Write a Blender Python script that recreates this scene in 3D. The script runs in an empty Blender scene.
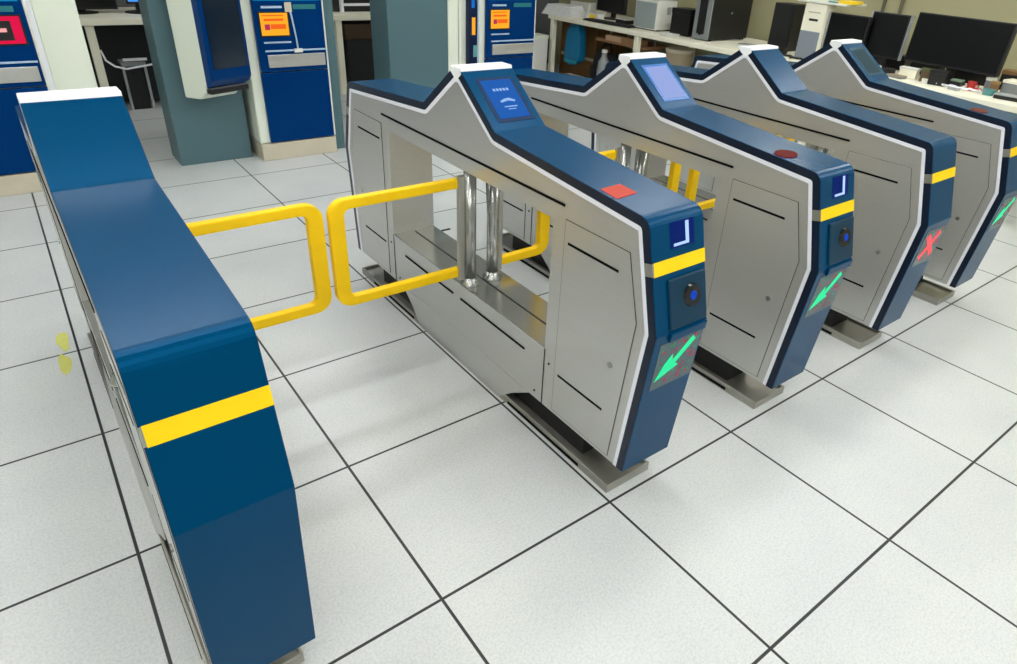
import bpy, bmesh, math, random
from mathutils import Vector, Matrix, Euler
random.seed(7)
SC = bpy.context.scene
COL = SC.collection

# ------------------------------------------------------------------ materials
def lin(c):
    return tuple((x/12.92 if x <= .04045 else ((x+.055)/1.055)**2.4) for x in [v/255 for v in c])
MATS = {}
def mat(name, rgb, rough=.5, metal=0., spec=.5, coat=0., tint=None, emit=None, estr=0., noise=0., nscale=40., stretch=None, bump=0., alpha=1.):
    if name in MATS: return MATS[name]
    m = bpy.data.materials.new(name); m.use_nodes = True
    nt = m.node_tree; b = nt.nodes['Principled BSDF']
    c = lin(rgb) + (1,)
    b.inputs['Base Color'].default_value = c
    b.inputs['Roughness'].default_value = rough
    b.inputs['Metallic'].default_value = metal
    b.inputs['Specular IOR Level'].default_value = spec
    b.inputs['Coat Weight'].default_value = coat
    b.inputs['Coat Roughness'].default_value = .12
    if tint: b.inputs['Specular Tint'].default_value = lin(tint) + (1,)
    if emit:
        b.inputs['Emission Color'].default_value = lin(emit) + (1,)
        b.inputs['Emission Strength'].default_value = estr
    if noise or bump:
        tc = nt.nodes.new('ShaderNodeTexCoord'); mp = nt.nodes.new('ShaderNodeMapping')
        nt.links.new(tc.outputs['Object'], mp.inputs['Vector'])
        if stretch: mp.inputs['Scale'].default_value = stretch
        n = nt.nodes.new('ShaderNodeTexNoise'); n.inputs['Scale'].default_value = nscale
        n.inputs['Detail'].default_value = 4
        nt.links.new(mp.outputs['Vector'], n.inputs['Vector'])
        if noise:
            mx = nt.nodes.new('ShaderNodeMix'); mx.data_type = 'RGBA'
            mx.inputs['A'].default_value = tuple(max(0, v*(1-noise)) for v in c[:3]) + (1,)
            mx.inputs['B'].default_value = tuple(min(1, v*(1+noise)) for v in c[:3]) + (1,)
            nt.links.new(n.outputs['Fac'], mx.inputs['Factor'])
            nt.links.new(mx.outputs['Result'], b.inputs['Base Color'])
        if bump:
            bp = nt.nodes.new('ShaderNodeBump'); bp.inputs['Strength'].default_value = bump
            bp.inputs['Distance'].default_value = .002
            nt.links.new(n.outputs['Fac'], bp.inputs['Height']); nt.links.new(bp.outputs['Normal'], b.inputs['Normal'])
    MATS[name] = m
    return m

steel   = mat('brushed_steel', (199,199,196), .33, .72, noise=.07, nscale=9, stretch=(6,1,26))
steel_i = mat('polished_steel', (176,177,174), .22, .9, noise=.05, nscale=6)
steel_d = mat('dull_steel', (176,174,166), .38, .85, noise=.1, nscale=8)
alu     = mat('pale_aluminium_trim', (240,241,250), .4, .0)
white_p = mat('white_ridge_plastic', (246,248,250), .35)
navy    = mat('navy_gloss_paint', (0,62,100), .25, .0, .22, coat=.0, tint=(50,160,240), noise=.04, nscale=180)
navy_e  = mat('black_navy_edge', (4,22,44), .3, 0, .4)
navy_d  = mat('dark_navy_panel', (0,50,76), .35, 0, .25)
yellow  = mat('yellow_paint', (255,204,0), .5, spec=.3, noise=.05, nscale=30)
yband   = mat('yellow_band', (255,214,0), .5, spec=.3)
black   = mat('black_recess', (10,10,12), .6)
dkslot  = mat('black_slot', (6,6,8), .8, spec=.1)
rubber  = mat('dark_gap', (22,22,22), .7)
teal    = mat('teal_grey_paint', (76,106,114), .42, noise=.06, nscale=2.5)
cream   = mat('cream_paint', (228,234,220), .5, noise=.03, nscale=3)
base_c  = mat('beige_plinth', (196,188,168), .5, noise=.08, nscale=6)
kblue   = mat('kiosk_blue_paint', (0,46,104), .3, 0, .4, tint=(80,160,235), noise=.04, nscale=4)
kblue_d = mat('kiosk_dark_blue', (6,26,62), .4, spec=.2)
glass_d = mat('dark_screen_glass', (12,30,48), .12, 0, .6)
blk_pl  = mat('black_plastic', (15,16,18), .45, noise=.1, nscale=14)
blk_scr = mat('black_monitor_glass', (9,11,12), .3, spec=.3)
grey_pl = mat('grey_plastic', (128,132,134), .5)
silver  = mat('silver_plastic', (172,176,180), .35, .3)
white_d = mat('white_plastic', (226,226,220), .45)
cream_d = mat('cream_laminate', (250,246,226), .42, noise=.02, nscale=3)
wood    = mat('brown_board', (132,98,58), .6, noise=.2, nscale=5, stretch=(1,1,6))
card    = mat('cardboard_brown', (150,112,80), .8, noise=.1, nscale=12)
bluebag = mat('blue_fabric', (0,112,158), .6, noise=.15, nscale=9)
blackbag= mat('black_fabric', (20,20,24), .85, noise=.3, nscale=18)
paper   = mat('white_paper', (236,236,236), .7, noise=.03, nscale=20)
redpl   = mat('red_plastic', (176,40,34), .5)
tealcup = mat('teal_plastic', (92,150,150), .5)
yelpl   = mat('yellow_plastic', (240,205,30), .5)
darkbrd = mat('dark_board', (26,28,30), .7, noise=.2, nscale=6)
cyan    = mat('cyan_label', (20,150,170), .5)
palelab = mat('pale_label', (165,190,215), .5)
tealgl  = mat('teal_label', (16,112,120), .5)

def emis(name, rgb, s=1.): return mat(name, (4,4,4), .5, emit=rgb, estr=s, spec=.03)
e_scr_blue = emis('lit_blue_screen', (24,92,178), .95)
e_scr_lav  = emis('lit_lavender_screen', (150,168,224), .95)
e_scr_teal = emis('dim_teal_screen', (92,128,140), .35)
e_text     = emis('lit_pale_symbols', (150,185,235), 1.)
e_arrow    = emis('lit_green_arrow', (48,222,150), 1.15)
e_cross    = emis('lit_red_cross', (250,92,96), 1.15)
e_dots     = emis('lit_red_dots', (170,45,85), .8)
e_gdots    = emis('lit_green_dots', (30,140,100), .8)
e_win      = emis('blue_scanner_glow', (8,36,112), .8)
e_winrefl   = emis('scanner_glass_reflection', (170,200,255), 1.2)  # emissive white standing in for a reflection on the scanner glass
e_lens     = emis('blue_lens_glow', (20,70,190), .9)
e_orange   = emis('lit_orange_screen', (250,172,40), 1.)
e_orange2  = emis('lit_red_orange_symbols', (240,100,30), 1.)
e_purple   = emis('lit_purple_symbols', (190,50,90), .9)
e_crimson  = emis('lit_crimson_screen', (225,20,72), .95)
e_pink     = emis('lit_pink_symbols', (255,170,170), 1.)
e_cardred  = emis('lit_red_reader_pad', (236,104,88), .85)
e_blueobj  = emis('lit_blue_monitor', (70,150,240), 1.)
display_m  = mat('led_matrix_glass', (70,92,98), .25)

# ------------------------------------------------------------------ mesh helpers
def box(bm, x0, x1, y0, y1, z0, z1, M=None):
    vs = [bm.verts.new((x, y, z)) for x in (x0, x1) for y in (y0, y1) for z in (z0, z1)]
    for f in ((0,1,3,2),(4,6,7,5),(0,4,5,1),(2,3,7,6),(0,2,6,4),(1,5,7,3)): bm.faces.new([vs[i] for i in f])
    if M: bmesh.ops.transform(bm, matrix=M, verts=vs)
    return vs
def prism(bm, pts, a0, a1, ax='x', M=None):
    """extrude 2-D polygon; ax='x': pts=(y,z); ax='y': pts=(x,z); ax='z': pts=(x,y)"""
    def P(p, a):
        return (a, p[0], p[1]) if ax == 'x' else ((p[0], a, p[1]) if ax == 'y' else (p[0], p[1], a))
    lo = [bm.verts.new(P(p, a0)) for p in pts]; hi = [bm.verts.new(P(p, a1)) for p in pts]
    n = len(pts)
    bm.faces.new(lo[::-1]); bm.faces.new(hi)
    for i in range(n): bm.faces.new([lo[i], lo[(i+1) % n], hi[(i+1) % n], hi[i]])
    if M: bmesh.ops.transform(bm, matrix=M, verts=lo+hi)
    return lo+hi
def cyl(bm, p0, p1, r0, r1=None, n=20):
    p0 = Vector(p0); p1 = Vector(p1); d = p1-p0; r1 = r0 if r1 is None else r1
    q = d.to_track_quat('Z', 'Y'); M = Matrix.Translation((p0+p1)/2) @ q.to_matrix().to_4x4()
    return bmesh.ops.create_cone(bm, cap_ends=True, segments=n, radius1=r0, radius2=r1, depth=d.length, matrix=M)['verts']
def ring(bm, O, I, a0, a1):
    """open band between polylines O and I (y,z) extruded in x"""
    def row(pts, a): return [bm.verts.new((a, p[0], p[1])) for p in pts]
    Ol, Oh, Il, Ih = row(O, a0), row(O, a1), row(I, a0), row(I, a1)
    for i in range(len(O)-1):
        bm.faces.new([Ol[i], Oh[i], Oh[i+1], Ol[i+1]]); bm.faces.new([Il[i], Il[i+1], Ih[i+1], Ih[i]])
        bm.faces.new([Ol[i], Ol[i+1], Il[i+1], Il[i]]); bm.faces.new([Oh[i], Ih[i], Ih[i+1], Oh[i+1]])
    for k in (0, -1): bm.faces.new([Ol[k], Il[k], Ih[k], Oh[k]])
def tube(bm, pts, r, n=8):
    rings = []
    for i, p in enumerate(pts):
        p = Vector(p); a = Vector(pts[max(i-1, 0)]); b = Vector(pts[min(i+1, len(pts)-1)])
        q = (b-a).to_track_quat('Z', 'Y')
        rings.append([bm.verts.new(p + q @ Vector((r*math.cos(t), r*math.sin(t), 0))) for t in [2*math.pi*k/n for k in range(n)]])
    for A, B in zip(rings, rings[1:]):
        for k in range(n): bm.faces.new([A[k], A[(k+1) % n], B[(k+1) % n], B[k]])
    bm.faces.new(rings[0][::-1]); bm.faces.new(rings[-1])
def lathe(bm, prof, c=(0, 0, 0), n=24):
    rs = [[bm.verts.new((c[0]+r*math.cos(2*math.pi*k/n), c[1]+r*math.sin(2*math.pi*k/n), c[2]+z)) for k in range(n)] for r, z in prof]
    for A, B in zip(rs, rs[1:]):
        for k in range(n): bm.faces.new([A[k], A[(k+1) % n], B[(k+1) % n], B[k]])
    bm.faces.new(rs[0][::-1]); bm.faces.new(rs[-1])
def obj(name, bm, m, parent=None, bevel=0., smooth=False, label=None):
    if isinstance(bm, bmesh.types.BMesh):
        bmesh.ops.recalc_face_normals(bm, faces=bm.faces)
        me = bpy.data.meshes.new(name); bm.to_mesh(me); bm.free(); me.materials.append(m)
        if smooth:
            for p in me.polygons: p.use_smooth = True
    else: me = bm
    o = bpy.data.objects.new(name, me); COL.objects.link(o)
    if parent: o.parent = parent
    if bevel:
        b = o.modifiers.new('bevel', 'BEVEL'); b.width = bevel; b.segments = 2; b.limit_method = 'ANGLE'; b.angle_limit = math.radians(30)
        if smooth: o.modifiers.new('wn', 'WEIGHTED_NORMAL')
    if label: o['label'] = label
    return o
def B(*boxes):
    bm = bmesh.new()
    for b in boxes: box(bm, *b)
    return bm
def thing(name, label, cat, loc=(0, 0, 0), rotz=0, group=None):
    o = bpy.data.objects.new(name, None); COL.objects.link(o); o.empty_display_size = .1
    o.location = loc; o.rotation_euler = (0, 0, rotz); o['label'] = label; o['category'] = cat
    if group: o['group'] = group
    return o
def tag(o, label, cat, group=None):
    o['label'] = label; o['category'] = cat
    if group: o['group'] = group
    return o
def struct(name, bm, m, bevel=0.):
    o = obj(name, bm, m, None, bevel); o['kind'] = 'structure'; return o

# ------------------------------------------------------------------ room shell
def floor_material():
    m = bpy.data.materials.new('raised_floor_tiles'); m.use_nodes = True
    nt = m.node_tree; b = nt.nodes['Principled BSDF']; L = nt.links.new
    tc = nt.nodes.new('ShaderNodeTexCoord'); sp = nt.nodes.new('ShaderNodeSeparateXYZ'); L(tc.outputs['Object'], sp.inputs[0])
    def math_(op, a, c=None):
        n = nt.nodes.new('ShaderNodeMath'); n.operation = op
        if hasattr(a, 'links'): L(a, n.inputs[0])
        else: n.inputs[0].default_value = a
        if c is not None:
            if hasattr(c, 'links'): L(c, n.inputs[1])
            else: n.inputs[1].default_value = c
        return n.outputs[0]
    def line(o):
        s = math_('DIVIDE', o, .6); fr = math_('FRACT', math_('ADD', s, 20.5)); d = math_('ABSOLUTE', math_('SUBTRACT', fr, .5))
        return math_('MULTIPLY', d, .6)
    d = math_('MINIMUM', line(sp.outputs['X']), line(sp.outputs['Y']))
    mask = nt.nodes.new('ShaderNodeMapRange'); mask.inputs['From Min'].default_value = .0034; mask.inputs['From Max'].default_value = .0050
    L(d, mask.inputs['Value'])
    n1 = nt.nodes.new('ShaderNodeTexNoise'); n1.inputs['Scale'].default_value = 150; n1.inputs['Detail'].default_value = 3; L(tc.outputs['Object'], n1.inputs['Vector'])
    n2 = nt.nodes.new('ShaderNodeTexNoise'); n2.inputs['Scale'].default_value = 2.2; n2.inputs['Detail'].default_value = 5; L(tc.outputs['Object'], n2.inputs['Vector'])
    n3 = nt.nodes.new('ShaderNodeTexNoise'); n3.inputs['Scale'].default_value = 38; n3.inputs['Detail'].default_value = 2; L(tc.outputs['Object'], n3.inputs['Vector'])
    cr = nt.nodes.new('ShaderNodeValToRGB'); cr.color_ramp.elements[0].position = .34; cr.color_ramp.elements[1].position = .60
    cr.color_ramp.elements[0].color = lin((199, 202, 202)) + (1,); cr.color_ramp.elements[1].color = lin((213, 216, 214)) + (1,)
    L(n1.outputs['Fac'], cr.inputs['Fac'])
    cr2 = nt.nodes.new('ShaderNodeValToRGB'); cr2.color_ramp.elements[0].position = .3; cr2.color_ramp.elements[1].position = .7
    cr2.color_ramp.elements[0].color = (.90, .90, .93, 1); cr2.color_ramp.elements[1].color = (1, 1, 1, 1)
    L(n2.outputs['Fac'], cr2.inputs['Fac'])
    mu = nt.nodes.new('ShaderNodeMix'); mu.data_type = 'RGBA'; mu.blend_type = 'MULTIPLY'; mu.inputs['Factor'].default_value = 1
    L(cr.outputs['Color'], mu.inputs['A']); L(cr2.outputs['Color'], mu.inputs['B'])
    cr3 = nt.nodes.new('ShaderNodeValToRGB'); cr3.color_ramp.elements[0].position = .30; cr3.color_ramp.elements[1].position = .42
    cr3.color_ramp.elements[0].color = (.96, .962, .966, 1); cr3.color_ramp.elements[1].color = (1, 1, 1, 1)
    L(n3.outputs['Fac'], cr3.inputs['Fac'])
    mu2 = nt.nodes.new('ShaderNodeMix'); mu2.data_type = 'RGBA'; mu2.blend_type = 'MULTIPLY'; mu2.inputs['Factor'].default_value = 1
    L(mu.outputs['Result'], mu2.inputs['A']); L(cr3.outputs['Color'], mu2.inputs['B'])
    fx = nt.nodes.new('ShaderNodeMix'); fx.data_type = 'RGBA'
    fx.inputs['A'].default_value = (.012, .014, .016, 1); L(mask.outputs[0], fx.inputs['Factor']); L(mu2.outputs['Result'], fx.inputs['B'])
    L(fx.outputs['Result'], b.inputs['Base Color'])
    b.inputs['Roughness'].default_value = .36; b.inputs['Specular IOR Level'].default_value = .45
    return m
XW, YW, XL, YF, ZC = 6.15, 6.5, -3.2, -3.6, 2.75
struct('floor', B((XL, XW, YF, YW, -.08, 0)), floor_material())
wall_m = mat('khaki_wall_paint', (164,160,126), .75, noise=.03, nscale=2)
wall_g = mat('pale_wall_paint', (206,206,198), .75, noise=.03, nscale=2)
ceil_m = mat('white_ceiling_panels', (225,226,224), .8)
struct('wall_right', B((XW, XW+.1, YF, YW, 0, ZC)), wall_m)
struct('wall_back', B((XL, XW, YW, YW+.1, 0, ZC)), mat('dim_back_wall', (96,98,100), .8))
struct('wall_left', B((XL-.1, XL, YF, YW, 0, ZC)), wall_g)
struct('wall_front', B((XL, XW, YF-.1, YF, 0, ZC)), wall_g)
struct('ceiling', B((XL, XW, YF, YW, ZC, ZC+.1)), ceil_m)

# ceiling lights (out of frame above; they light the room)
e_tube = emis('fluorescent_diffuser', (252,253,250), 23.)
def ceiling_light(x, y):
    t = thing('ceiling_light', 'white fluorescent ceiling panel over the gate hall', 'ceiling light', (x, y, ZC-.03), group='fluorescent ceiling panels')
    obj('frame', B((-.62, -.6, -.15, .15, 0, .03), (.6, .62, -.15, .15, 0, .03), (-.62, .62, -.17, -.15, 0, .03), (-.62, .62, .15, .17, 0, .03)), white_d, t)
    obj('reflector', B((-.599, .599, -.149, .149, .018, .028)), white_d, t)
    for yy in (-.075, .075): obj('tube', B((-.58, .58, yy-.026, yy+.026, -.004, .017)), e_tube, t)
for x in (-1.6, .2, 2.0, 3.8, 5.4):
    for y in (-2.5, -1.0, .6, 2.2, 3.8):
        if not (abs(x-2) > 1 and y > 3): ceiling_light(x, y)
ceiling_light(2.0, 5.2); ceiling_light(-1.6, 3.8)  # two more unseen panels, added to brighten the floor at the back

# ------------------------------------------------------------------ ticket gates
W = .202; YC = .945
def round_poly(pts, rad):
    out = [pts[0]]
    for i in range(1, len(pts)-1):
        p = Vector(pts[i]); a = Vector(pts[i-1]); b = Vector(pts[i+1]); r = rad[i]
        if r <= 0: out.append(pts[i]); continue
        u = (a-p).normalized(); v = (b-p).normalized(); ang = math.acos(max(-1, min(1, u.dot(v))))
        t = r/math.tan(ang/2); n = 6 if r > .02 else 3
        p0 = p+u*t; p1 = p+v*t
        for k in range(n+1):
            s = k/n; q = (1-s)**2*p0 + 2*s*(1-s)*p + s*s*p1; out.append((q.x, q.y))
    out.append(pts[-1]); return out
HALF = [(-.010, .120), (-.058, .625), (.024, .932), (.714, .984), (.922, 1.138)]
FULL = HALF + [(2*YC-y, z) for y, z in HALF[::-1]]
RAD = [0, .012, .044, .015, 0]
OUT = round_poly(FULL, RAD + RAD[::-1])
def offset(pl, d):
    res = []
    for i, p in enumerate(pl):
        p = Vector(p); ns = []
        for a, b in ((i-1, i), (i, i+1)):
            if a < 0 or b >= len(pl): continue
            e = (Vector(pl[b])-Vector(pl[a]))
            if e.length < 1e-7: continue
            e.normalize(); ns.append(Vector((e.y, -e.x)))
        n = ns[0] if len(ns) == 1 else (ns[0]+ns[-1]).normalized(); k = 1/max(.5, n.dot(ns[0]))
        q = p+n*d*k; res.append((q.x, q.y))
    res[0] = (res[0][0], pl[0][1]); res[-1] = (res[-1][0], pl[-1][1])
    return res
INN = offset(OUT, .028); INN2 = offset(OUT, .042)
def clip(poly, axis, val, keep_gt):
    out = []; n = len(poly)
    ins = lambda p: (p[axis] >= val) if keep_gt else (p[axis] <= val)
    for i in range(n):
        a, b = poly[i], poly[(i+1) % n]
        if ins(a): out.append(a)
        if ins(a) != ins(b):
            t = (val-a[axis])/(b[axis]-a[axis]); out.append((a[0]+t*(b[0]-a[0]), a[1]+t*(b[1]-a[1])))
    return out
OY0, OY1, OZ0, OZ1 = .40, 1.49, .345, .805
CACHE = {}
def cached(key, fn):
    if key not in CACHE:
        bm = fn(); bmesh.ops.recalc_face_normals(bm, faces=bm.faces)
        me = bpy.data.meshes.new(key); bm.to_mesh(me); bm.free(); CACHE[key] = me
    return CACHE[key]
def cobj(key, name, fn, m, parent, bevel=0., smooth=False, label=None):
    new = key not in CACHE
    me = cached(key, fn)
    if new:
        me.materials.append(m)
        if smooth:
            for p in me.polygons: p.use_smooth = True
    return obj(name, me, m, parent, bevel, label=label)
def body_bm():
    bm = bmesh.new(); e = .0015
    up = clip(INN, 1, OZ1, True); lo = clip(INN, 1, OZ1, False)
    fr = clip(lo, 0, OY0, False); rr = clip(lo, 0, OY1, True)
    mid = [(OY0, .12), (OY1, .12), (OY1, OZ0), (OY0, OZ0)]
    for p in (up, fr, rr, mid): prism(bm, p, e, W-e)
    return bm
def seg_box(bm, p0, p1, x0, x1, z0, z1, n0, n1):
    """slab lying on the profile segment p0->p1 between heights z0..z1; n = outward distance"""
    p0 = Vector(p0); p1 = Vector(p1); d = (p1-p0); n = Vector((-d.y, d.x)).normalized()
    if n.x > 0 and p1.x > p0.x and False: n = -n
    def at(z): t = (z-p0.y)/d.y; return p0+d*t
    a, b = at(z0), at(z1)
    vs = []
    for x in (x0, x1):
        for q in (a, b):
            for k in (n0, n1): vs.append(bm.verts.new((x, q.x+n.x*k, q.y+n.y*k)))
    for f in ((0,1,3,2),(4,6,7,5),(0,4,5,1),(2,3,7,6),(0,2,6,4),(1,5,7,3)): bm.faces.new([vs[i] for i in f])
def frame_on(p0, p1, x, z, n):
    """matrix whose local X is world x, local Y runs up the segment, local Z points outward"""
    p0 = Vector(p0); p1 = Vector(p1); d = (p1-p0).normalized(); nn = Vector((-d.y, d.x))
    t = (z-p0.y)/(p1-p0).y; q = p0+(p1-p0)*t+nn*n
    M = Matrix.Identity(4)
    M.col[0] = (1, 0, 0, 0); M.col[1] = (0, d.x, d.y, 0); M.col[2] = (0, nn.x, nn.y, 0); M.col[3] = (x, q.x, q.y, 1)
    return M
F0, F1, F2, F3, F4 = HALF
def flap_bm(sgn, length):
    """U-shaped yellow paddle, from the post (u=0) out to u=length, mirrored by sgn"""
    zt, zb, r, t = .768, .384, .055, .034; v = .05
    out = []
    def arc(cx_, cz_, rr, a0, a1, n=7): return [(cx_+rr*math.cos(math.radians(a0+(a1-a0)*k/n)), cz_+rr*math.sin(math.radians(a0+(a1-a0)*k/n))) for k in range(n+1)]
    out += [(0, zt)] + arc(length-r, zt-r, r, 90, 0) + arc(length-r, zb+r, r, 0, -90) + [(0, zb)]
    ri = .022
    inn = [(0, zb+t)] + arc(length-v-ri, zb+t+ri, ri, -90, 0) + arc(length-v-ri, zt-t-ri, ri, 0, 90) + [(0, zt-t)]
    bm = bmesh.new(); prism(bm, [(sgn*x, z) for x, z in out+inn], YC-.015-.005, YC+.015-.005, 'y')
    return bm
def arrow_pts(s=1.):
    # pointing down-left inside a panel centred at 0 (unit about +-.07)
    P = [(.075,.055),(.058,.072),(-.012,.002),(-.018,.028),(-.046,-.004),(-.075,-.062),(-.018,-.040),(.022,-.026),(.004,-.014)]
    return [(x*s, y*s) for x, y in P]
def ticket_gate(x, label, left=0, right=0, face='reader', sign='arrow', screen=None, pad=None):
    t = thing('ticket_gate', label, 'ticket gate', (x, 0, 0), group=None)
    cobj('g_body', 'body', body_bm, steel, t)
    cobj('g_cap', 'cap', lambda: (lambda bm: (ring(bm, OUT, INN, 0, W), bm)[1])(bmesh.new()), navy, t, .003, label='navy blue wrap-around cover')
    for s in (0, 1):
        def ce(s=s):
            bm = bmesh.new(); ring(bm, offset(OUT, .0015), INN, (-.0008 if s == 0 else W-.0005), (.0005 if s == 0 else W+.0008)); return bm
        cobj('g_cedge%d' % s, 'cover_edge', ce, navy_e, t, label='near-black side edge of the cover')
        def et(s=s):
            bm = bmesh.new()
            ring(bm, INN, INN2, (-.0005 if s == 0 else W-.002), (.002 if s == 0 else W+.0005)); return bm
        cobj('g_edge%d' % s, 'edge_trim', et, alu, t, label='pale aluminium edge trim')
    cobj('g_ridge', 'ridge_strip', lambda: (lambda bm: (prism(bm, [(.913, 1.124), (.918, 1.144), (.979, 1.144), (.984, 1.124), (.945, 1.098)], -.001, W+.001), bm)[1])(bmesh.new()), white_p, t, .002)
    # doors: thin plates bounded by dark grooves
    def door_pts(mirror):
        p = [(.340, .135), (.340, .822), (.076, .822), (.020, .632), (.062, .135)]
        return [(2*YC-y, z) for y, z in p][::-1] if mirror else p
    for s in (0, 1):
        xo = (-.0012, .0025) if s == 0 else (W-.0025, W+.0012)
        for mir in (False, True):
            key = 'g_door%d%d' % (s, mir)
            def db(mir=mir, xo=xo):
                bm = bmesh.new(); prism(bm, door_pts(mir), xo[0], xo[1]); return bm
            d = cobj(key, 'door', db, steel, t, .0006)
            def groove(mir=mir, s=s):
                bm = bmesh.new(); pts = door_pts(mir); g = .0016; c = Vector((sum(p[0] for p in pts)/5, sum(p[1] for p in pts)/5))
                xa = (-.0006, .002) if s == 0 else (W-.002, W+.0006)
                n = len(pts)
                for i in range(n):
                    a = Vector(pts[i]); b = Vector(pts[(i+1) % n]); e = (b-a).normalized(); nn = Vector((e.y, -e.x))
                    if (a-c).dot(nn) < 0: nn = -nn
                    prism(bm, [tuple(a-e*g), tuple(b+e*g), tuple(b+e*g+nn*g), tuple(a-e*g+nn*g)], *xa)
                return bm
            cobj('g_groove%d%d' % (s, mir), 'door_gap', groove, mat('soft_door_gap', (84,80,66), .6), d)
            yl = .094 if not mir else 2*YC-.094
            xs = (-.005, .001) if s == 0 else (W-.001, W+.005)
            cobj('g_lock%d%d' % (s, mir), 'lock', lambda yl=yl, xs=xs: (lambda bm: (cyl(bm, (xs[0], yl, .456), (xs[1], yl, .456), .009), bm)[1])(bmesh.new()), steel_i, d)
            for zz in (.754, .284):
                y0, y1 = .107, .322
                if mir: y0, y1 = 2*YC-y1, 2*YC-y0
                xz = (-.0022, .0) if s == 0 else (W, W+.0022)
                cobj('g_slot%d%d%d' % (s, mir, zz*1000), 'slot', lambda y0=y0, y1=y1, zz=zz, xz=xz: B((xz[0], xz[1], y0, y1, zz-.004, zz+.004)), dkslot, d)
        xz = (-.0012, .001) if s == 0 else (W-.001, W+.0012)
        for (y0, y1, zz) in ((.35, 1.54, .862), (.508, .93, .285), (.985, 1.385, .285)):
            cobj('g_slot%d%d' % (s, y0*1000), 'slot', lambda y0=y0, y1=y1, zz=zz, xz=xz: B((xz[0], xz[1], y0, y1, zz-.004, zz+.004)), dkslot, t)
        # seams of the middle lower panel and frames of the opening
        cobj('g_seam%d' % s, 'panel_seam', lambda xz=xz: B((xz[0]*.6, xz[1], .397, .3995, .12, .345), (xz[0]*.6, xz[1], 1.4905, 1.493, .12, .345)), rubber, t)
        cobj('g_rivet%d' % s, 'rivet', lambda xz=xz: (lambda bm: ([cyl(bm, (xz[0]*1.5, y, z), (xz[1], y, z), .004, n=10) for y, z in ((.44, .15), (1.45, .15), (.372, .30), (1.518, .30))], bm)[1])(bmesh.new()), rubber, t)
    # tray in the opening, with its centre seam
    cobj('g_tray', 'tray', lambda: B((.003, W-.003, OY0, OY1, .345, .349)), steel_i, t)
    cobj('g_trayseam', 'tray_seam', lambda: B((.094, .099, OY0+.02, OY1-.02, .349, .3505)), rubber, t)
    for s, px in ((0, .034), (1, .136)):
        def post(px=px):
            bm = bmesh.new(); cyl(bm, (px+.0, YC-.03, .349), (px, YC-.03, .806), .023, n=28); return bm
        p = cobj('g_post%d' % s, 'post', post, steel_i, t, smooth=True)
        cobj('g_flange%d' % s, 'flange', lambda px=px: (lambda bm: (lathe(bm, [(.038, 0), (.038, .006), (.028, .014), (.025, .03)], (px, YC-.03, .349)), bm)[1])(bmesh.new()), steel_i, p, smooth=True)
        hx = (px-.046, px-.018) if s == 0 else (px+.018, px+.046)
        if (s == 0 and left) or (s == 1 and right):
            f_len = left if s == 0 else right
            sgn = -1 if s == 0 else 1
            ox = px-.030 if s == 0 else px+.030
            fo = obj('barrier_flap', flap_bm(sgn, f_len), yellow, t, .004, label='yellow rounded rectangular barrier paddle')
            fo.location = (ox, 0, 0)
            cobj('g_hinge%d' % s, 'hinge_plate', lambda hx=hx, ox=ox: B((hx[0]-ox, hx[1]-ox, YC-.030, YC-.012, .372, .782)), steel_d, fo, .002)
    # plinth
    for k, (ya, yb) in enumerate(((.034, .66), (1.23, 1.856))):
        def foot(ya=ya, yb=yb):
            bm = bmesh.new(); x0, x1 = -.010, W-.022
            box(bm, x0, x1, ya, yb, 0, .020)
            box(bm, x0, x0+.008, ya, yb, .020, .034); box(bm, x1-.008, x1, ya, yb, .020, .034)
            box(bm, x0+.008, x1-.008, (ya if ya < .5 else yb-.008), (ya+.008 if ya < .5 else yb), .020, .034)
            return bm
        f = cobj('g_foot%d' % k, 'plinth', foot, steel_d, t, .0015)
        ys_ = (ya+.14, yb-.08) if ya < .5 else (ya+.08, yb-.14)
        cobj('g_fslot%d' % k, 'slot', lambda ys_=ys_: B((-.0115, -.009, ys_[0], ys_[1], .006, .018)), dkslot, f)
        yy = (.20, .60) if k == 0 else (1.29, 1.69)
        cobj('g_ped%d' % k, 'pedestal', lambda yy=yy: B((.03, W-.04, yy[0], yy[1], .020, .119)), rubber, t)
    for s_ in (0, 1):
        def skirt(s_=s_):
            bm = bmesh.new(); pts = [(.47, .121), (.56, .066), (.64, .002), (1.25, .002), (1.33, .066), (1.42, .121)]
            vs_ = prism(bm, pts, -.0005 if s_ == 0 else W-.004, .004 if s_ == 0 else W+.0005)
            for v in vs_:
                k_ = (.12-v.co.z)/.12
                if k_ > 0: v.co.x += (-.013 if s_ == 0 else -.010)*k_
            return bm
        cobj('g_skirt%d' % s_, 'skirt_panel', skirt, steel, t)
    # yellow bands at both ends
    for s in (0, 1):
        def yb(s=s):
            bm = bmesh.new(); seg_box(bm, F1, F2, .004, W+.0008, .786, .823, -.002, .0015)
            if s: bmesh.ops.transform(bm, matrix=Matrix.Translation((0, 2*YC, 0)) @ Matrix.Scale(-1, 4, (0, 1, 0)), verts=bm.verts)
            return bm
        cobj('g_band%d' % s, 'yellow_band', yb, yband, t)
        def yc(s=s):
            bm = bmesh.new(); seg_box(bm, F1, F2, -.0012, .004, .788, .822, -.028, .001)
            if s: bmesh.ops.transform(bm, matrix=Matrix.Translation((0, 2*YC, 0)) @ Matrix.Scale(-1, 4, (0, 1, 0)), verts=bm.verts)
            return bm
        cobj('g_clip%d' % s, 'band_clip', yc, steel_d, t)
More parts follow.
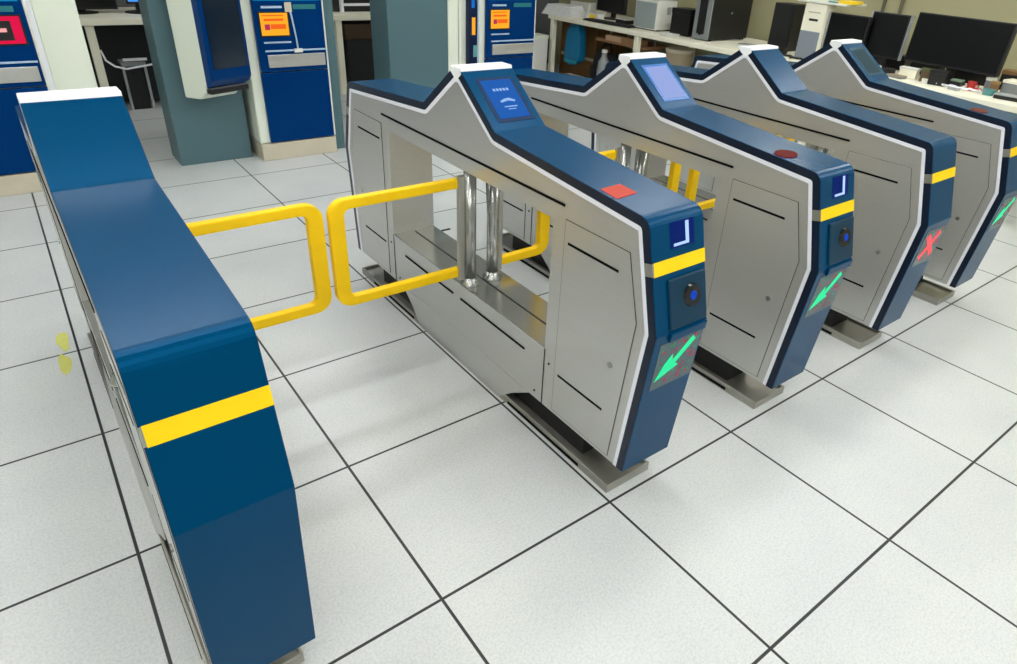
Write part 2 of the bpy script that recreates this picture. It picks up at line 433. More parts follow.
    if face in ('reader', 'window'):
        def win():
            bm = bmesh.new(); seg_box(bm, F1, F2, .070, .162, .845, .912, -.002, .0012); return bm
        w = cobj('g_win', 'scanner_window', win, e_win, t, label='glowing blue scanner window')
        def pipe():  # bent white reflection on the window, modelled as glowing bars
            bm = bmesh.new(); seg_box(bm, F1, F2, .128, .140, .850, .908, .001, .0022); seg_box(bm, F1, F2, .082, .128, .850, .857, .001, .0022); return bm
        cobj('g_winrefl', 'glass_reflection', pipe, e_winrefl, w)
    if face == 'reader':
        h = cobj('g_house', 'reader_housing', lambda: (lambda bm: (seg_box(bm, F1, F2, .050, .196, .634, .770, -.001, .008), bm)[1])(bmesh.new()), navy_d, t, .004)
        def hl():
            bm = bmesh.new(); seg_box(bm, F0, F1, .050, .196, .600, .628, -.001, .010); return bm
        cobj('g_lip', 'housing_lip', hl, navy, h, .003)
        def lens():
            bm = bmesh.new(); M = frame_on(F1, F2, .134, .712, .008)
            vs = cyl(bm, (0, 0, 0), (0, 0, .008), .033, .029, 32); bmesh.ops.transform(bm, matrix=M, verts=vs); return bm
        l = cobj('g_lens', 'lens_ring', lens, mat('gloss_black_ring', (8,10,14), .15), h)
        def lens2():
            bm = bmesh.new(); M = frame_on(F1, F2, .134, .712, .016)
            vs = cyl(bm, (0, 0, 0), (0, 0, .003), .013, .009, 24); bmesh.ops.transform(bm, matrix=M, verts=vs); return bm
        cobj('g_lens2', 'lens', lens2, e_lens, h)
    if sign:
        d = cobj('g_disp', 'direction_display', lambda: (lambda bm: (seg_box(bm, F0, F1, .026, .196, .432, .594, -.001, .0012), bm)[1])(bmesh.new()), display_m, t)
        def dots(seed, n):
            bm = bmesh.new(); rnd = random.Random(seed)
            for _ in range(n):
                a = rnd.uniform(.036, .186); z = rnd.uniform(.442, .584)
                seg_box(bm, F0, F1, a, a+.007, z, z+.007, .001, .0017)
            return bm
        cobj('g_rdots', 'red_pixels', lambda: dots(3, 46), e_dots, d)
        cobj('g_gdots', 'green_pixels', lambda: dots(5, 22), e_gdots, d)
        M = frame_on(F0, F1, .104, .520, .0018)
        if sign == 'arrow':
            cobj('g_arrow', 'arrow', lambda: (lambda bm: (prism(bm, arrow_pts(.92), 0, .001, 'z', M), bm)[1])(bmesh.new()), e_arrow, d, label='lit green arrow pointing down to the lower left')
        else:
            def cross():
                bm = bmesh.new()
                for a in (45, -45):
                    box(bm, -.075, .075, -.013, .013, 0, .001, M @ Matrix.Rotation(math.radians(a), 4, 'Z'))
                return bm
            cobj('g_cross', 'cross', cross, e_cross, d, label='lit red X cross')
    if screen:
        bez, scr = screen
        b = cobj('g_bez_'+bez.name, 'screen_bezel', lambda: (lambda bm: (seg_box(bm, F3, F4, .034, .178, 1.004, 1.113, -.002, .0015), bm)[1])(bmesh.new()), bez, t)
        s = cobj('g_scr_'+scr.name, 'screen', lambda: (lambda bm: (seg_box(bm, F3, F4, .046, .166, 1.012, 1.106, .001, .0025), bm)[1])(bmesh.new()), scr, b)
        if scr is e_scr_blue:
            def sym():
                bm = bmesh.new(); M = frame_on(F3, F4, .106, 1.06, .0028)
                def q(*a): prism(bm, a, 0, .0006, 'z', M)
                for k in range(5): q((-.030+.013*k, .030), (-.021+.013*k, .030), (-.021+.013*k, .040), (-.030+.013*k, .040))
                q((-.026,-.012), (-.008,-.004), (.012,-.001), (.034,-.012), (.030,-.018), (.006,-.012), (-.022,-.018))
                q((-.02,-.038), (.03,-.038), (.03,-.034), (-.02,-.034)); q((-.01,-.048), (.02,-.048), (.02,-.045), (-.01,-.045))
                return bm
            cobj('g_sym', 'screen_symbols', sym, e_text, b)
    if pad:
        shape, pm = pad
        def padbm():
            bm = bmesh.new()
            p0, p1 = Vector(F2), Vector(F3); d = (p1-p0).normalized(); n = Vector((-d.y, d.x))
            q = p0+d*.168
            M = Matrix.Identity(4); M.col[0] = (1, 0, 0, 0); M.col[1] = (0, d.x, d.y, 0); M.col[2] = (0, n.x, n.y, 0); M.col[3] = (.052, q.x+n.x*0, q.y, 1)
            if shape == 'square':
                pts = [(-.040,-.034), (.038,-.028), (.036,.036), (-.038,.032)]
                prism(bm, pts, 0, .003, 'z', M)
            else:
                pts = [(.046*math.cos(a), .034*math.sin(a)) for a in [2*math.pi*k/20 for k in range(20)]]; prism(bm, pts, 0, .003, 'z', M)
            return bm
        cobj('g_pad_'+shape+pm.name, 'card_reader_pad', padbm, pm, t, label='%s red card reader pad' % shape)
    return t
sl = .466
g1 = ticket_gate(.073, 'nearest ticket gate at the left, plain navy front with a yellow band and no display', right=.50, face='plain', sign=None)
g1.rotation_euler.z = .010; g1.location.y = .006
ticket_gate(1.225, 'second gate from the left, blue lit hand-icon screen, green arrow, steel side fully in view', left=.485, right=.258, screen=(mat('navy_screen_bezel', (8,40,78), .4, spec=.15), e_scr_blue), pad=('square', e_cardred))
ticket_gate(1.991, 'middle gate of five, pale lavender screen, green arrow and dark red oval pad', left=.258, right=.258, screen=(mat('bright_blue_bezel', (12,96,176), .3), e_scr_lav), pad=('oval', emis('dim_red_reader_pad', (140,44,40), .6)))
ticket_gate(2.761, 'gate with a red X on its front display and no screen or reader lens', left=.258, right=.258, face='plain', sign='cross')
ticket_gate(3.518, 'rightmost ticket gate, next to the long desk, with a dim grey-green screen', left=.258, face='window', sign='arrow', screen=(mat('teal_bezel', (26,72,92), .4, spec=.2), e_scr_teal), pad=('round', emis('faded_red_reader_pad', (150,84,70), .6)))

# yellow marks on the floor
ys = mat('faded_yellow_stain', (206,206,110), .6, noise=.1, nscale=30)
bm = bmesh.new()
def blob(bm, cx, cy, rx, ry, seed):
    r = random.Random(seed); pts = []
    for k in range(14):
        a = 2*math.pi*k/14; s = r.uniform(.8, 1.15); pts.append((cx+rx*s*math.cos(a), cy+ry*s*math.sin(a)))
    prism(bm, pts, .0002, .0012, 'z')
blob(bm, -.040, 1.905, .022, .085, 1); blob(bm, -.052, 1.72, .020, .085, 2)
tag(obj('floor_mark', bm, ys), 'faded yellow smear on the white floor tiles at the far left', 'floor mark')

# ------------------------------------------------------------------ ticket kiosks
def kiosk(x0, label, lit, sym, rx=.05, y0=3.86, w=.56, tagcard=False, sx=None):
    t = thing('ticket_kiosk', label, 'ticket machine', (x0, y0, 0))
    H = 1.62
    bm = bmesh.new(); box(bm, 0, w, .02, .5, .12, H)
    obj('casing', bm, cream, t, .01)
    obj('plinth', B((0, w, 0, .49, 0, .12)), base_c, t, .004)
    obj('lower_door', B((rx, w-.014, -.006, .02, .128, .605)), kblue, t, .005)
    f = obj('front_panel', B((rx, w-.014, -.012, .02, .612, H-.02)), kblue_d if False else kblue, t, .006)
    tr = obj('dispenser_tray', B((rx+.055, w-.03, -.024, -.012, .640, .722)), steel, f, .003, label='brushed steel ticket tray')
    obj('tray_lip', B((rx+.045, w-.022, -.022, -.012, .742, .752)), palelab, f)
    obj('note_slot', B((rx+.045, rx+.225, -.018, -.012, .795, .805)), palelab, f)
    sx = rx+.028 if sx is None else sx
    s = obj('screen_surround', B((sx, sx+.2, -.018, -.012, .835, .992)), black, t, .002)
    sc = obj('screen', B((sx+.01, sx+.19, -.022, -.018, .845, .984)), lit, s)
    if lit is e_crimson:
        obj('screen_picture', B((sx+.012, sx+.145, -.0235, -.022, .862, .962)), black, s); obj('screen_symbol', B((sx+.06, sx+.12, -.0245, -.0235, .905, .925)), sym, s)
    else:
        for bb in ((sx+.032, sx+.16, -.0235, -.022, .935, .95), (sx+.072, sx+.172, -.0235, -.022, .885, .915), (sx+.022, sx+.162, -.0235, -.022, .965, .972)): obj('screen_symbol', B(bb), sym, s)
        obj('screen_mark', B((sx+.034, sx+.067, -.0238, -.022, .880, .915)), e_purple, s)
    obj('label_strip', B((rx+.055, rx+.19, -.015, -.012, 1.012, 1.026)), palelab, f)
    obj('label_plate', B((rx+.265, w-.06, -.015, -.012, 1.005, 1.035)), tealgl, f)
    obj('header_strip', B((rx+.012, w-.03, -.015, -.012, 1.058, 1.075)), emis('lit_cyan_header', (20,140,190), .8), f)
    obj('side_rail', B((w-.012, w-.002, -.004, .02, .13, H-.02)), white_d, t)
    if tagcard:
        obj('tag_card', B((rx+.205, rx+.25, -.03, -.026, .99, 1.05)), base_c, f)
        bm = bmesh.new(); tube(bm, [(rx+.24, -.026, .99), (rx+.25, -.03, .90), (rx+.258, -.03, .82), (rx+.262, -.028, .755)], .006)
        obj('cable', bm, palelab, f, label='pale blue hanging cable')
        obj('cable_plug', B((rx+.235, rx+.29, -.04, -.022, .735, .758)), white_d, f)
    return t
kiosk(-.31, 'blue ticket machine with a crimson lit screen, cut by the left photo edge', e_crimson, e_pink, rx=.02, w=.555, sx=.318)
kiosk(1.37, 'blue ticket machine with orange screen and tag card, right of the tilted display', e_orange, e_orange2, rx=.066, w=.545, tagcard=True)
kiosk(3.195, 'blue ticket machine with orange screen behind the middle gates, half hidden below', e_orange, e_orange2, rx=.06, w=.565)

# cream column beside the crimson-screen kiosk
t = thing('cream_cabinet', 'tall cream cabinet between the crimson-screen ticket machine and the rear desk', 'cabinet', (.275, 3.98, 0))
obj('carcass', B((0, .215, 0, .42, .06, 1.62)), cream, t, .006)
obj('plinth', B((.01, .205, .01, .41, 0, .06)), base_c, t)
obj('corner_strip', B((-.03, 0, .0, .03, .06, 1.62)), alu, t, .003)
# teal blocks
def teal_block(x, y, w, d, label, strip=0, h=1.62):
    t = thing('teal_cabinet', label, 'cabinet', (x, y, 0))
    obj('carcass', B((0, w, 0, d, 0, h)), teal, t, .006)
    if strip: obj('side_panel', B((w, w+strip, -.005, d, 0, h)), cream, t, .006, label='cream side panel with rounded edge')
    return t
teal_block(.858, 4.0, .475, .28, 'tall teal block carrying the tilted dark screen, left of the tag-card ticket machine')
teal_block(1.925, 3.93, .085, .32, 'narrow teal panel at the right side of the tag-card ticket machine')
teal_block(2.41, 3.9, .515, .3, 'wide teal block behind the hand-icon screen gate with cream right edge', strip=.09)
# cream side wing and narrow dark device left of the third kiosk
t = thing('side_wing', 'cream wing with a narrow dark blue angled display, left of the half-hidden ticket machine', 'cabinet', (3.035, 3.92, 0))
obj('carcass', B((0, .135, 0, .3, 0, 1.62)), cream, t, .008)
dm = Matrix.Rotation(math.radians(0), 4, 'Z')
f = obj('display_fin', B((.065, .15, -.06, 0, .56, 1.62)), kblue_d, t, .004)
obj('screen', B((.088, .118, -.064, -.06, .80, .93)), e_orange, f)
obj('sticker', B((.10, .14, -.064, -.06, .63, .72)), tealcup, f)
obj('blue_label', B((.085, .11, -.064, -.06, 1.0, 1.06)), emis('lit_blue_label', (30,120,220), .8), f)
obj('edge_bar', B((.138, .15, -.068, -.06, .58, 1.62)), palelab, f)

# tilted display unit on the teal block
yaw = math.radians(22)
t = thing('display_unit', 'cream wall-mounted unit with a dark blue edged screen hanging on the teal block', 'display', (.947, 3.90, 0), yaw)
w_, d_ = .27, .31
bm = bmesh.new()
prism(bm, [(0, .475), (0, 1.6), (-d_+.06, 1.6), (-d_+.06, .60), (-d_+.09, .54), (-.16, .487)], 0, w_)
obj('casing', bm, cream, t, .012)
bm = bmesh.new(); prism(bm, [(-d_+.061, .565), (-d_+.061, 1.6), (-d_-.01, 1.6), (-d_-.01, .625), (-d_+.02, .59)], -.004, w_+.02)
fr = obj('front_frame', bm, kblue, t, .01)
obj('screen', B((.022, w_-.005, -d_-.014, -d_-.010, .69, 1.58)), glass_d, fr)
obj('underside', B((.006, w_+.01, -d_+.03, -d_+.075, .535, .562)), black, t)
obj('underside_strip', B((.02, w_, -d_+.05, -.12, .560, .566)), silver, t)
obj('mounting_arm', B((.03, .16, -.002, .04, .9, 1.1)), steel_d, t)

# ------------------------------------------------------------------ desks
def desk(label, loc, L, D, legs, rotz=0, skirt=None):
    t = thing('desk', label, 'desk', loc, rotz)
    obj('desktop', B((0, D, 0, L, .708, .752)), cream_d, t, .006)
    for y in legs: obj('leg', B((.02, .075, y, y+.055, 0, .708)), cream_d, t, .004)
    for y in legs: obj('leg', B((D-.075, D-.02, y, y+.055, 0, .708)), cream_d, t, .004)
    return t
# right desk: x 5.15..6.1
desk('long cream desk along the khaki wall, covered with computers', (5.15, .2, 0), 5.25, .95, (.15, 1.75, 3.80, 5.17))
# back desk (local axes turned so it runs along x)
t = thing('desk', 'cream desk along the back wall behind the ticket machines', 'desk', (-.6, 5.66, 0))
obj('desktop', B((0, 5.73, 0, .8, .700, .752)), cream_d, t, .006)
for x in (.1, 1.26, 2.36, 3.32, 5.0): obj('leg', B((x, x+.06, .02, .075, 0, .70)), cream_d, t, .004)
obj('modesty_panel', B((.02, 5.71, .34, .36, .03, .70)), darkbrd, t)

# items below and on the back desk
def pc_frame(loc):
    t = thing('computer_case', 'open silver-framed computer case under the back desk with white top tray', 'computer', loc)
    obj('side_panel', B((.025, .155, .01, .17, .0, .36)), blk_pl, t)
    for x in (0, .165): obj('frame_post', B((x, x+.02, 0, .02, 0, .36)), silver, t)
    obj('top_tray', B((0, .185, -.005, .17, .36, .395)), grey_pl, t)
    obj('top_rail', B((.02, .2, -.01, .01, .405, .425)), alu, t)
    return t
pc_frame((.855, 5.78, 0))
bm = bmesh.new(); tube(bm, [(.732, 5.76, .50), (.745, 5.70, .43), (.80, 5.69, .38), (.88, 5.70, .355), (.98, 5.72, .365), (1.10, 5.73, .38)], .008)
tag(obj('cable', bm, alu), 'white cable sagging in front of the silver-framed computer case', 'cable')
def monitor(label, loc, rz, w, h, tilt=0, edge=None, lit=None, z0=.12, redge=False):
    t = thing('monitor', label, 'monitor', loc, rz)
    # local: screen faces -x ; width along y
    M = Matrix.Translation((0, 0, z0)) @ Matrix.Rotation(tilt, 4, 'Y')
    bm = bmesh.new(); box(bm, 0, .045, -w/2, w/2, 0, h, M)
    o = obj('housing', bm, blk_pl, t, .006)
    bm = bmesh.new(); box(bm, -.003, 0.0, -w/2+.012, w/2-.012, .016, h-.012, M)
    obj('screen', bm, lit or blk_scr, o)
    if edge:
        bm = bmesh.new(); box(bm, -.004, .047, w/2-.0, w/2+.012, -.002, h+.004, M)
        obj('side_edge', bm, silver, o, label='silver side edge')
    if redge:
        bm = bmesh.new(); box(bm, -.004, .047, -w/2-.005, -w/2, -.002, h+.004, M)
        obj('side_edge', bm, silver, o, label='silver side edge')
    obj('neck', B((.045, .075, -.03, .03, .012, z0+h*.5)), blk_pl, t)
    bm = bmesh.new(); lathe(bm, [(.12, 0), (.12, .008), (.04, .016)], (.06, 0, 0)); obj('stand', bm, blk_pl, t)
    return t
monitor('black monitor at the rear desk left part, above the silver-framed computer case', (.70, 6.0, .752), math.radians(90), .52, .34, z0=.03)
monitor('monitor on the back desk with a lit bright blue picture, partly behind the teal block', (1.13, 5.98, .752), math.radians(90), .20, .30, lit=e_blueobj, z0=.075)
t = thing('rack_shelf', 'dark equipment with silver shelf frame on the back desk between the two teal blocks', 'shelf', (2.78, 5.86, .752))
obj('back_box', B((.02, .62, .05, .35, .0, .30)), blk_pl, t)
obj('shelf_rail', B((.10, .62, 0, .05, .058, .078)), alu, t)
obj('upright', B((.085, .11, 0, .05, 0, .3)), alu, t)
t = thing('storage_box', 'dark brown box under the back desk right of the tag-card ticket machine', 'box', (2.83, 5.72, 0))
obj('carton', B((0, .46, 0, .26, 0, .60)), darkbrd, t, .004)
obj('lid', B((-.01, .47, -.01, .27, .52, .66)), mat('dark_brown_wood', (70,52,34), .6, noise=.2, nscale=8), t)
t = thing('stool', 'small white stool under the back desk beside the wide teal block', 'stool', (3.36, 5.75, 0))
obj('seat', B((-.03, .17, 0, .22, .26, .29)), white_d, t, .006)
for a, b in ((-.03, .02), (.14, .02), (-.03, .19), (.14, .19)): obj('leg', B((a-.01, a+.012, b-.01, b+.012, 0, .26)), base_c, t)
obj('backrest', B((-.03, -.015, .0, .02, .29, .48)), grey_pl, t)

# ------------------------------------------------------------------ right desk: machines
monitor('largest black monitor at the right end of the long desk', (5.52, 1.165, .752), math.radians(-4), .69, .345, tilt=math.radians(4), z0=.105)
monitor('black monitor with silver edges, between the largest monitor and the farther one', (5.50, 1.68, .752), math.radians(3), .29, .32, tilt=math.radians(3), edge=True, z0=.10, redge=True)
monitor('low wide black monitor right of the cream and grey tower', (5.42, 1.965, .752), math.radians(2), .33, .28, tilt=math.radians(2), edge=True, z0=.10)
def tower(name, label, loc, rz, d, w, h, body, front, kind):
    t = thing(name, label, 'computer', loc, rz)      # front faces -x
    obj('case', B((.02, d, 0, w, .012, h)), body, t, .008)
    f = obj('front_bezel', B((0, .02, 0, w, .01, h)), front, t, .005)
    obj('base_feet', B((.03, .08, .01, w-.01, 0, .012), (d-.08, d-.03, .01, w-.01, 0, .012)), rubber, t)
    if kind == 'black':
        obj('drive_panel', B((-.004, 0, .05, w-.05, .06, h-.03)), blk_pl, f); obj('power_button', B((-.008, -.003, .08, w-.08, .05, .09)), black, f)
        obj('vent', B((.3, .315, -.002, 0, .235, .25)), silver, t, label='small bright side badge')
    elif kind == 'beige':
        obj('lower_front', B((-.006, .0, .004, w-.004, .012, h*.52)), mat('slate_grey_plastic', (132,140,152), .5), f, .003, label='grey lower front half')
        obj('drive_slot', B((-.003, .0, .05, w-.06, h*.70, h*.74)), black, f)
        obj('drive_line', B((-.003, .0, .04, w-.04, h*.84, h*.86)), base_c, f)
    else:
        obj('front_door', B((-.006, 0, .012, w-.012, .02, h-.02)), mat('pale_grey_plastic', (150,162,164), .5), f, .004)
        obj('side_vent', B((d*.5, d*.7, -.002, 0, h*.55, h*.8)), silver, t)
    return t
tower('computer_tower', 'tall black computer tower with grey front on the long desk', (5.34, 3.27, .752), 0, .60, .19, .46, blk_pl, grey_pl, 'black')
tower('computer_tower', 'cream computer tower with grey lower front, standing between black monitors', (5.37, 2.15, .752), 0, .14, .19, .43, cream_d, cream_d, 'beige')
tower('computer_tower', 'small white tower with pale grey front, left of the tall black tower', (5.35, 3.95, .752), 0, .28, .31, .28, white_d, white_d, 'white')
t = thing('speaker', 'matt black upright box behind the cream and grey tower', 'speaker', (5.62, 2.59, .752))
obj('cabinet', B((0, .2, 0, .21, .0, .385)), blk_pl, t, .006); obj('grille', B((-.005, 0, .01, .20, .02, .375)), mat('black_grille', (17,20,21), .7, noise=.3, nscale=60), t)
t = thing('label_roll_tray', 'white paper tray with yellow strip lying on the cream computer tower', 'tray', (5.36, 2.06, 1.186))
obj('tray', B((0, .34, -.06, .36, 0, .014)), white_d, t, .004); obj('strip', B((.05, .22, -.09, .02, .014, .036)), yelpl, t); obj('roll', B((.03, .06, .03, .10, .014, .026)), tealcup, t)
# left section items
monitor('black monitor near the corner of the two desks, left of the white tower', (5.62, 4.93, .752), math.radians(-5), .50, .36, edge=True, z0=.07)
t = thing('paper_stack', 'pile of white papers in the corner end of the long desk', 'papers', (5.19, 5.1, .753), .2)
for k in range(5): obj('sheet_bundle', B((.01*k, .31-.008*k, .012*k, .42-.01*k, .022*k, .022*k+.019)), paper, t)
t = thing('tray', 'white plastic tray standing behind the paper pile', 'tray', (5.62, 5.28, .753), .1)
obj('base', B((0, .3, 0, .3, 0, .01)), white_d, t); obj('front_wall', B((-.01, .0, 0, .3, 0, .13)), white_d, t); obj('side_wall', B((0, .3, -.01, 0, 0, .13)), white_d, t)
t = thing('small_box', 'white and yellow small carton right of the paper pile', 'box', (5.50, 4.98, .753), 0)
obj('carton', B((-.1, 0, -.1, .1, 0, .055)), white_d, t, .003); obj('label', B((-.102, -.1, -.06, .04, .008, .045)), yelpl, t)
def keyboard(label, x, y, rz, m=blk_pl, w=.42):
    t = thing('keyboard', label, 'keyboard', (x, y, .753), rz)
    obj('base', B((0, .14, -w/2, w/2, 0, .014)), m, t, .003)
    bm = bmesh.new()
    for i in range(5):
        for k in range(15):
            a = .012+i*.024; b = -w/2+.012+k*(w-.024)/15; box(bm, a, a+.019, b, b+(w-.024)/15-.004, .014, .021)
    obj('keys', bm, m if m is not blk_pl else mat('charcoal_keys', (46,48,52), .6), t)
    return t
keyboard('black keyboard near the front edge beside the paper pile', 5.21, 4.70, 0)
keyboard('dark keyboard lying below the corner monitor', 5.23, 4.36, .1, w=.28)
def cup(label, x, y, m, h=.09, r=.034):
    t = thing('cup', label, 'cup', (x, y, .753))
    bm = bmesh.new(); lathe(bm, [(r*.8, 0), (r, h), (r*.9, h), (r*.7, .01)]); obj('cup_wall', bm, m, t, smooth=False)
    bm = bmesh.new(); tube(bm, [(0, -r*.95, h*.75), (0, -r*1.6, h*.65), (0, -r*1.6, h*.4), (0, -r*.9, h*.25)], .005); obj('handle', bm, m, t)
    return t
cup('white mug lying in the clutter left of the largest monitor', 5.41, 1.63, white_d, .055, .03)
cup('red mug below the right corner of the largest monitor', 5.42, .93, redpl, .06, .03)
cup('teal mug in the clutter nearest the right photo edge', 5.36, .79, tealcup, .04, .04)
def clutter_box(name, label, cat, x, y, dx, dy, h, m, lidm, rz=0):
    t = thing(name, label, cat, (x, y, .753), rz)
    obj('body', B((-dx/2, dx/2, -dy/2, dy/2, 0, h*.8)), m, t, .003)
    obj('top', B((-dx/2-.003, dx/2+.003, -dy/2-.003, dy/2+.003, h*.8, h)), lidm, t, .002)
clutter_box('adapter', 'white power adapter at the foot of the silver-edged monitor', 'adapter', 5.31, 1.86, .06, .10, .05, white_d, white_d, .1)
clutter_box('adapter', 'black power adapter behind the white open booklet', 'adapter', 5.40, 1.53, .06, .08, .05, blk_pl, blk_pl, -.2)
clutter_box('card_box', 'cream card box under the left part of the largest monitor', 'box', 5.46, 1.40, .06, .13, .075, cream_d, white_d, .05)
clutter_box('tape_dispenser', 'brown dispenser under the middle of the largest monitor', 'dispenser', 5.44, 1.27, .06, .06, .09, mat('brown_plastic', (96,78,50), .5), mat('olive_plastic', (86,92,60), .5), .3)
clutter_box('hard_drive', 'black upright drive right of the brown dispenser', 'drive', 5.385, 1.15, .08, .11, .10, blk_pl, blk_pl, .2)
clutter_box('hard_drive', 'dark drive with green top left of the red mug', 'drive', 5.42, 1.03, .07, .07, .055, blk_pl, mat('olive_green_plastic', (110,136,110), .5), .1)
clutter_box('cable_box', 'small white and grey box behind the red mug', 'box', 5.54, .86, .05, .06, .09, grey_pl, white_d, .4)
clutter_box('parts_box', 'grey parts box at the right end of the desk', 'box', 5.54, .70, .12, .12, .10, grey_pl, cream_d, -.1)
clutter_box('tool_case', 'black flat case at the lower right photo edge on the desk', 'case', 5.34, .62, .10, .22, .03, blk_pl, silver, .1)
clutter_box('booklet', 'white open booklet on the desk edge below the silver-edged monitor', 'booklet', 5.36, 1.70, .13, .22, .018, white_d, paper, .1)
clutter_box('note_pad', 'grey note pad between booklet and cream card box', 'pad', 5.36, 1.44, .08, .12, .02, grey_pl, mat('tan_paper', (150,136,110), .7), -.1)
clutter_box('charger', 'small white charger in front of the black upright drive', 'charger', 5.36, 1.22, .04, .05, .03, white_d, white_d, .3)
clutter_box('charger', 'silver charger in front of the red mug', 'charger', 5.30, .99, .04, .08, .025, silver, alu, -.3)
clutter_box('key_box', 'brown wooden block between the teal mug and the grey parts box', 'box', 5.47, .80, .05, .05, .08, wood, mat('tan_wood', (150,120,70), .6), .2)
clutter_box('switch_box', 'small black network box in front of the matt black speaker', 'network box', 5.44, 2.60, .10, .22, .05, blk_pl, blk_pl, .1)
clutter_box('disc_drive', 'white disc drive beside the small black network box', 'drive', 5.42, 2.84, .10, .18, .035, white_d, silver, 0)
clutter_box('power_unit', 'dark power unit between the white tower and the tall black tower', 'power unit', 5.50, 3.68, .20, .24, .24, blk_pl, blk_pl, 0)
clutter_box('notebook', 'white notebook in front of the dark power unit', 'notebook', 5.27, 3.68, .12, .16, .02, white_d, paper, .1)
clutter_box('dock', 'black dock with pale top in front of the corner monitor', 'dock', 5.50, 4.55, .12, .16, .05, blk_pl, white_d, 0)
clutter_box('router', 'low black network router behind the white booklet and adapters', 'router', 5.80, 1.72, .14, .26, .11, blk_pl, blk_pl, .1)
clutter_box('card_reader', 'black desk card reader with pale top behind the cream card box', 'card reader', 5.79, 1.42, .12, .22, .13, blk_pl, grey_pl, -.1)
clutter_box('black_case', 'black equipment case behind the stand of the largest monitor', 'case', 5.80, 1.10, .14, .30, .12, blk_pl, blk_pl, 0)
clutter_box('black_case', 'small black case with brown lid behind the red mug', 'case', 5.80, .80, .12, .16, .13, blk_pl, wood, .1)
def cord(label, pts, m, r=.007):
    bm = bmesh.new(); tube(bm, pts, r); tag(obj('cord', bm, m), label, 'cable')
def wiggle(x, y0, y1, n, a, z=.762, seed=0):
    rr = random.Random(seed); return [(x+rr.uniform(-a, a), y0+(y1-y0)*k/n, z+rr.uniform(0, .012)) for k in range(n+1)]
cord('tangled white cord below the largest monitor', wiggle(5.36, .84, 1.14, 12, .02, seed=1), alu)
cord('tangled black cord behind the red mug', wiggle(5.64, .55, .84, 14, .03, seed=2), blk_pl)
cord('black cord at the foot of the cream and grey tower', wiggle(5.30, 2.2, 2.62, 14, .04, seed=3), blk_pl, .009)
cord('white cord on the desk left of the cream and grey tower', wiggle(5.26, 2.35, 2.85, 14, .035, seed=4), alu, .009)
cord('pink cord curled beside the teal mug', wiggle(5.43, .80, .95, 8, .025, seed=5), mat('pink_rubber', (200,120,120), .6), .006)
# conduits on the wall
for k, (yy, lb) in enumerate(((2.08, 'dark conduit pipe on the khaki wall, left one of the pair'), (1.93, 'brown conduit pipe on the khaki wall, right one of the pair'))):
    bm = bmesh.new(); cyl(bm, (XW-.018, yy, 1.12), (XW-.018, yy, ZC-.01), .014, n=12)
    c = obj('wall_conduit', bm, mat('dark_conduit', (92,90,72), .6)); tag(c, lb, 'pipe')

# ------------------------------------------------------------------ under the right desk
t = thing('storage_cabinet', 'brown wooden open cabinet under the corner end of the long desk', 'cabinet', (5.52, 5.02, 0))
obj('carcass', B((.02, .5, 0, .6, .0, .64)), wood, t); obj('shelf', B((0, .02, 0, .6, .28, .31)), base_c, t)
obj('side_board', B((-.0, .5, .6, .62, 0, .66)), wood, t); obj('top_board', B((0, .5, 0, .6, .64, .66)), wood, t)
t = thing('bag', 'bright blue fabric bag hanging under the long desk', 'bag', (5.26, 5.12, -.005))
bm = bmesh.new()
prism(bm, [(-.11, .30), (-.125, .42), (-.10, .62), (-.05, .68), (.06, .68), (.12, .60), (.14, .40), (.125, .27), (.02, .24)], 0, .12)
obj('bag_body', bm, bluebag, t, .02, smooth=True)
bm = bmesh.new(); tube(bm, [(.06, -.06, .66), (.06, -.05, .70), (.06, .04, .70), (.06, .06, .66)], .008); obj('strap', bm, bluebag, t)
obj('hem', B((-.004, .0, -.10, .12, .275, .305)), cyan, t, label='cyan hem')
def sack(name, label, cat, loc, rx, ry, rz_, m, seed):
    bm = bmesh.new(); bmesh.ops.create_icosphere(bm, subdivisions=3, radius=1)
    r = random.Random(seed); ph = [r.uniform(0, 6) for _ in range(6)]
    for v in bm.verts:
        c = v.co; s = 1+.10*math.sin(5*c.x+ph[0])*math.cos(4*c.y+ph[1])+.07*math.sin(9*c.z+ph[2]+3*c.x)
        v.co = Vector((c.x*rx*s, c.y*ry*s, (max(c.z, -.8)+.8)*rz_*s))
    t = thing(name, label, cat, loc); obj('bag_body', bm, m, t, smooth=True)
    bm = bmesh.new(); tube(bm, [(0, -ry*.5, rz_*1.6), (-.0, -ry*.25, rz_*2.0), (0, ry*.25, rz_*2.0), (0, ry*.5, rz_*1.6)], .012); obj('handle', bm, m, t)
sack('bag', 'black slumped bag under the long desk, right of the blue bag', 'bag', (5.44, 4.72, 0), .16, .20, .26, blackbag, 3)
sack('bag', 'dark grey sack under the long desk, behind the clear bottle', 'bag', (5.60, 4.25, 0), .17, .22, .24, mat('charcoal_fabric', (46,52,50), .85, noise=.3, nscale=15), 8)
t = thing('bottle', 'clear grey plastic jug standing under the long desk', 'bottle', (5.23, 4.53, 0))
bm = bmesh.new(); lathe(bm, [(.065, 0), (.07, .03), (.07, .30), (.06, .38), (.03, .43), (.028, .47)]); obj('jug', bm, mat('clear_grey_plastic', (150,156,156), .2, noise=.3, nscale=12), t, smooth=True)
bm = bmesh.new(); lathe(bm, [(.032, .47), (.032, .50)]); obj('bottle_cap', bm, white_d, t)
t = thing('drawer_rail', 'tan cardboard tray shelf hung under the long desk top', 'shelf', (5.24, 3.98, 0))
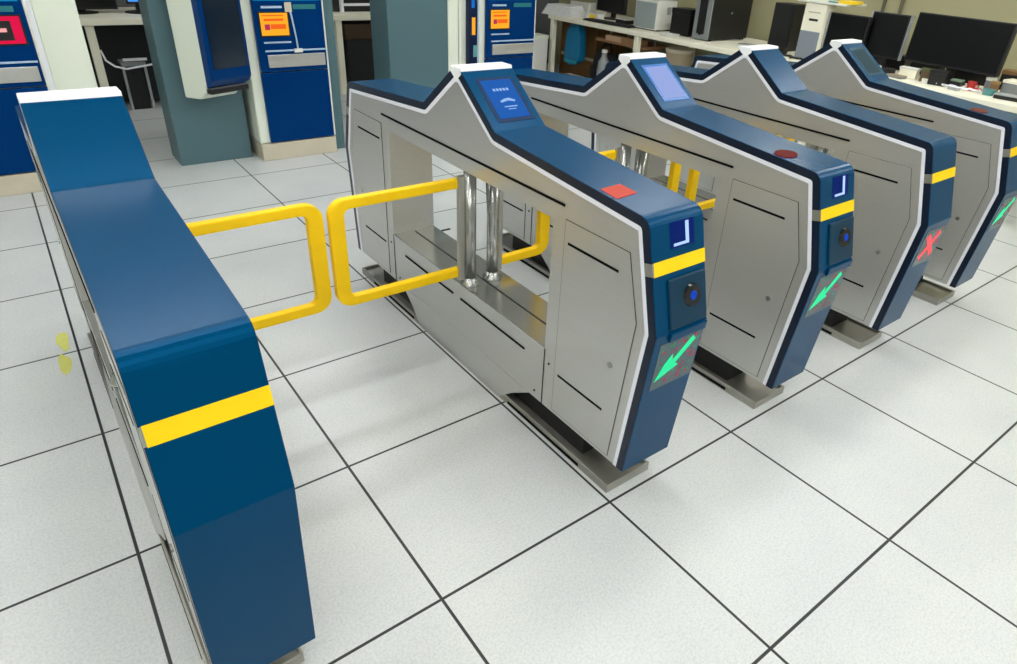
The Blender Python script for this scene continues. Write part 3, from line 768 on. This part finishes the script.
obj('shelf_board', B((0, .4, 0, .72, .575, .60)), card, t); obj('front_carton', B((-.01, .1, .04, .30, .60, .66)), card, t); obj('small_carton', B((-.01, .1, .33, .56, .60, .65)), mat('pinkish_carton', (196,160,130), .7), t)
obj('hanger', B((.18, .2, .02, .04, .60, .708)), steel_d, t); obj('hanger', B((.18, .2, .68, .70, .60, .708)), steel_d, t)
t = thing('waste_bin', 'round tan waste bin under the long desk, left of the tall black tower', 'bin', (5.44, 3.66, .0))
bm = bmesh.new(); lathe(bm, [(.11, 0), (.14, .62), (.13, .62), (.10, .02)]); obj('bin_wall', bm, mat('tan_fibre', (166,150,126), .6, noise=.15, nscale=9), t, smooth=False)
bm = bmesh.new(); lathe(bm, [(.144, .60), (.146, .63), (.136, .63)]); obj('rim', bm, base_c, t)
t = thing('white_bin', 'white box standing left of the long desk leg', 'box', (5.0, 5.36, 0))
obj('body', B((-.12, .1, 0, .2, 0, .50)), white_d, t, .006); obj('lid', B((-.125, .105, -.005, .205, .50, .54)), cream, t, .004)
t = thing('carton', 'low cream carton on the floor under the blue bag', 'box', (5.2, 5.08, -0.0))
obj('body', B((0, .2, -.1, .2, 0, .12)), cream_d, t, .003); obj('flap', B((-.002, .1, -.1, .2, .12, .126)), card, t)

# ------------------------------------------------------------------ world, camera, view
w = bpy.data.worlds.new('world'); SC.world = w; w.use_nodes = True
w.node_tree.nodes['Background'].inputs[0].default_value = (.7, .75, .8, 1); w.node_tree.nodes['Background'].inputs[1].default_value = .3
cam = bpy.data.cameras.new('camera'); co = bpy.data.objects.new('camera', cam); COL.objects.link(co)
co.location = (.05110735, -1.01083965, 1.53409773); co.rotation_euler = Euler((1.05895, -.0577957, -.6604952), 'XYZ')
cam.sensor_width = 36; cam.sensor_fit = 'HORIZONTAL'; cam.lens = 659.88*36/1017
cam.shift_x = (508.5-546.568)/1017; cam.shift_y = (306.31-332)/1017; cam.clip_start = .02
SC.camera = co
vs = SC.view_settings; vs.view_transform = 'Standard'; vs.look = 'None'; vs.gamma = 1; vs.exposure = .09; vs.use_curve_mapping = False
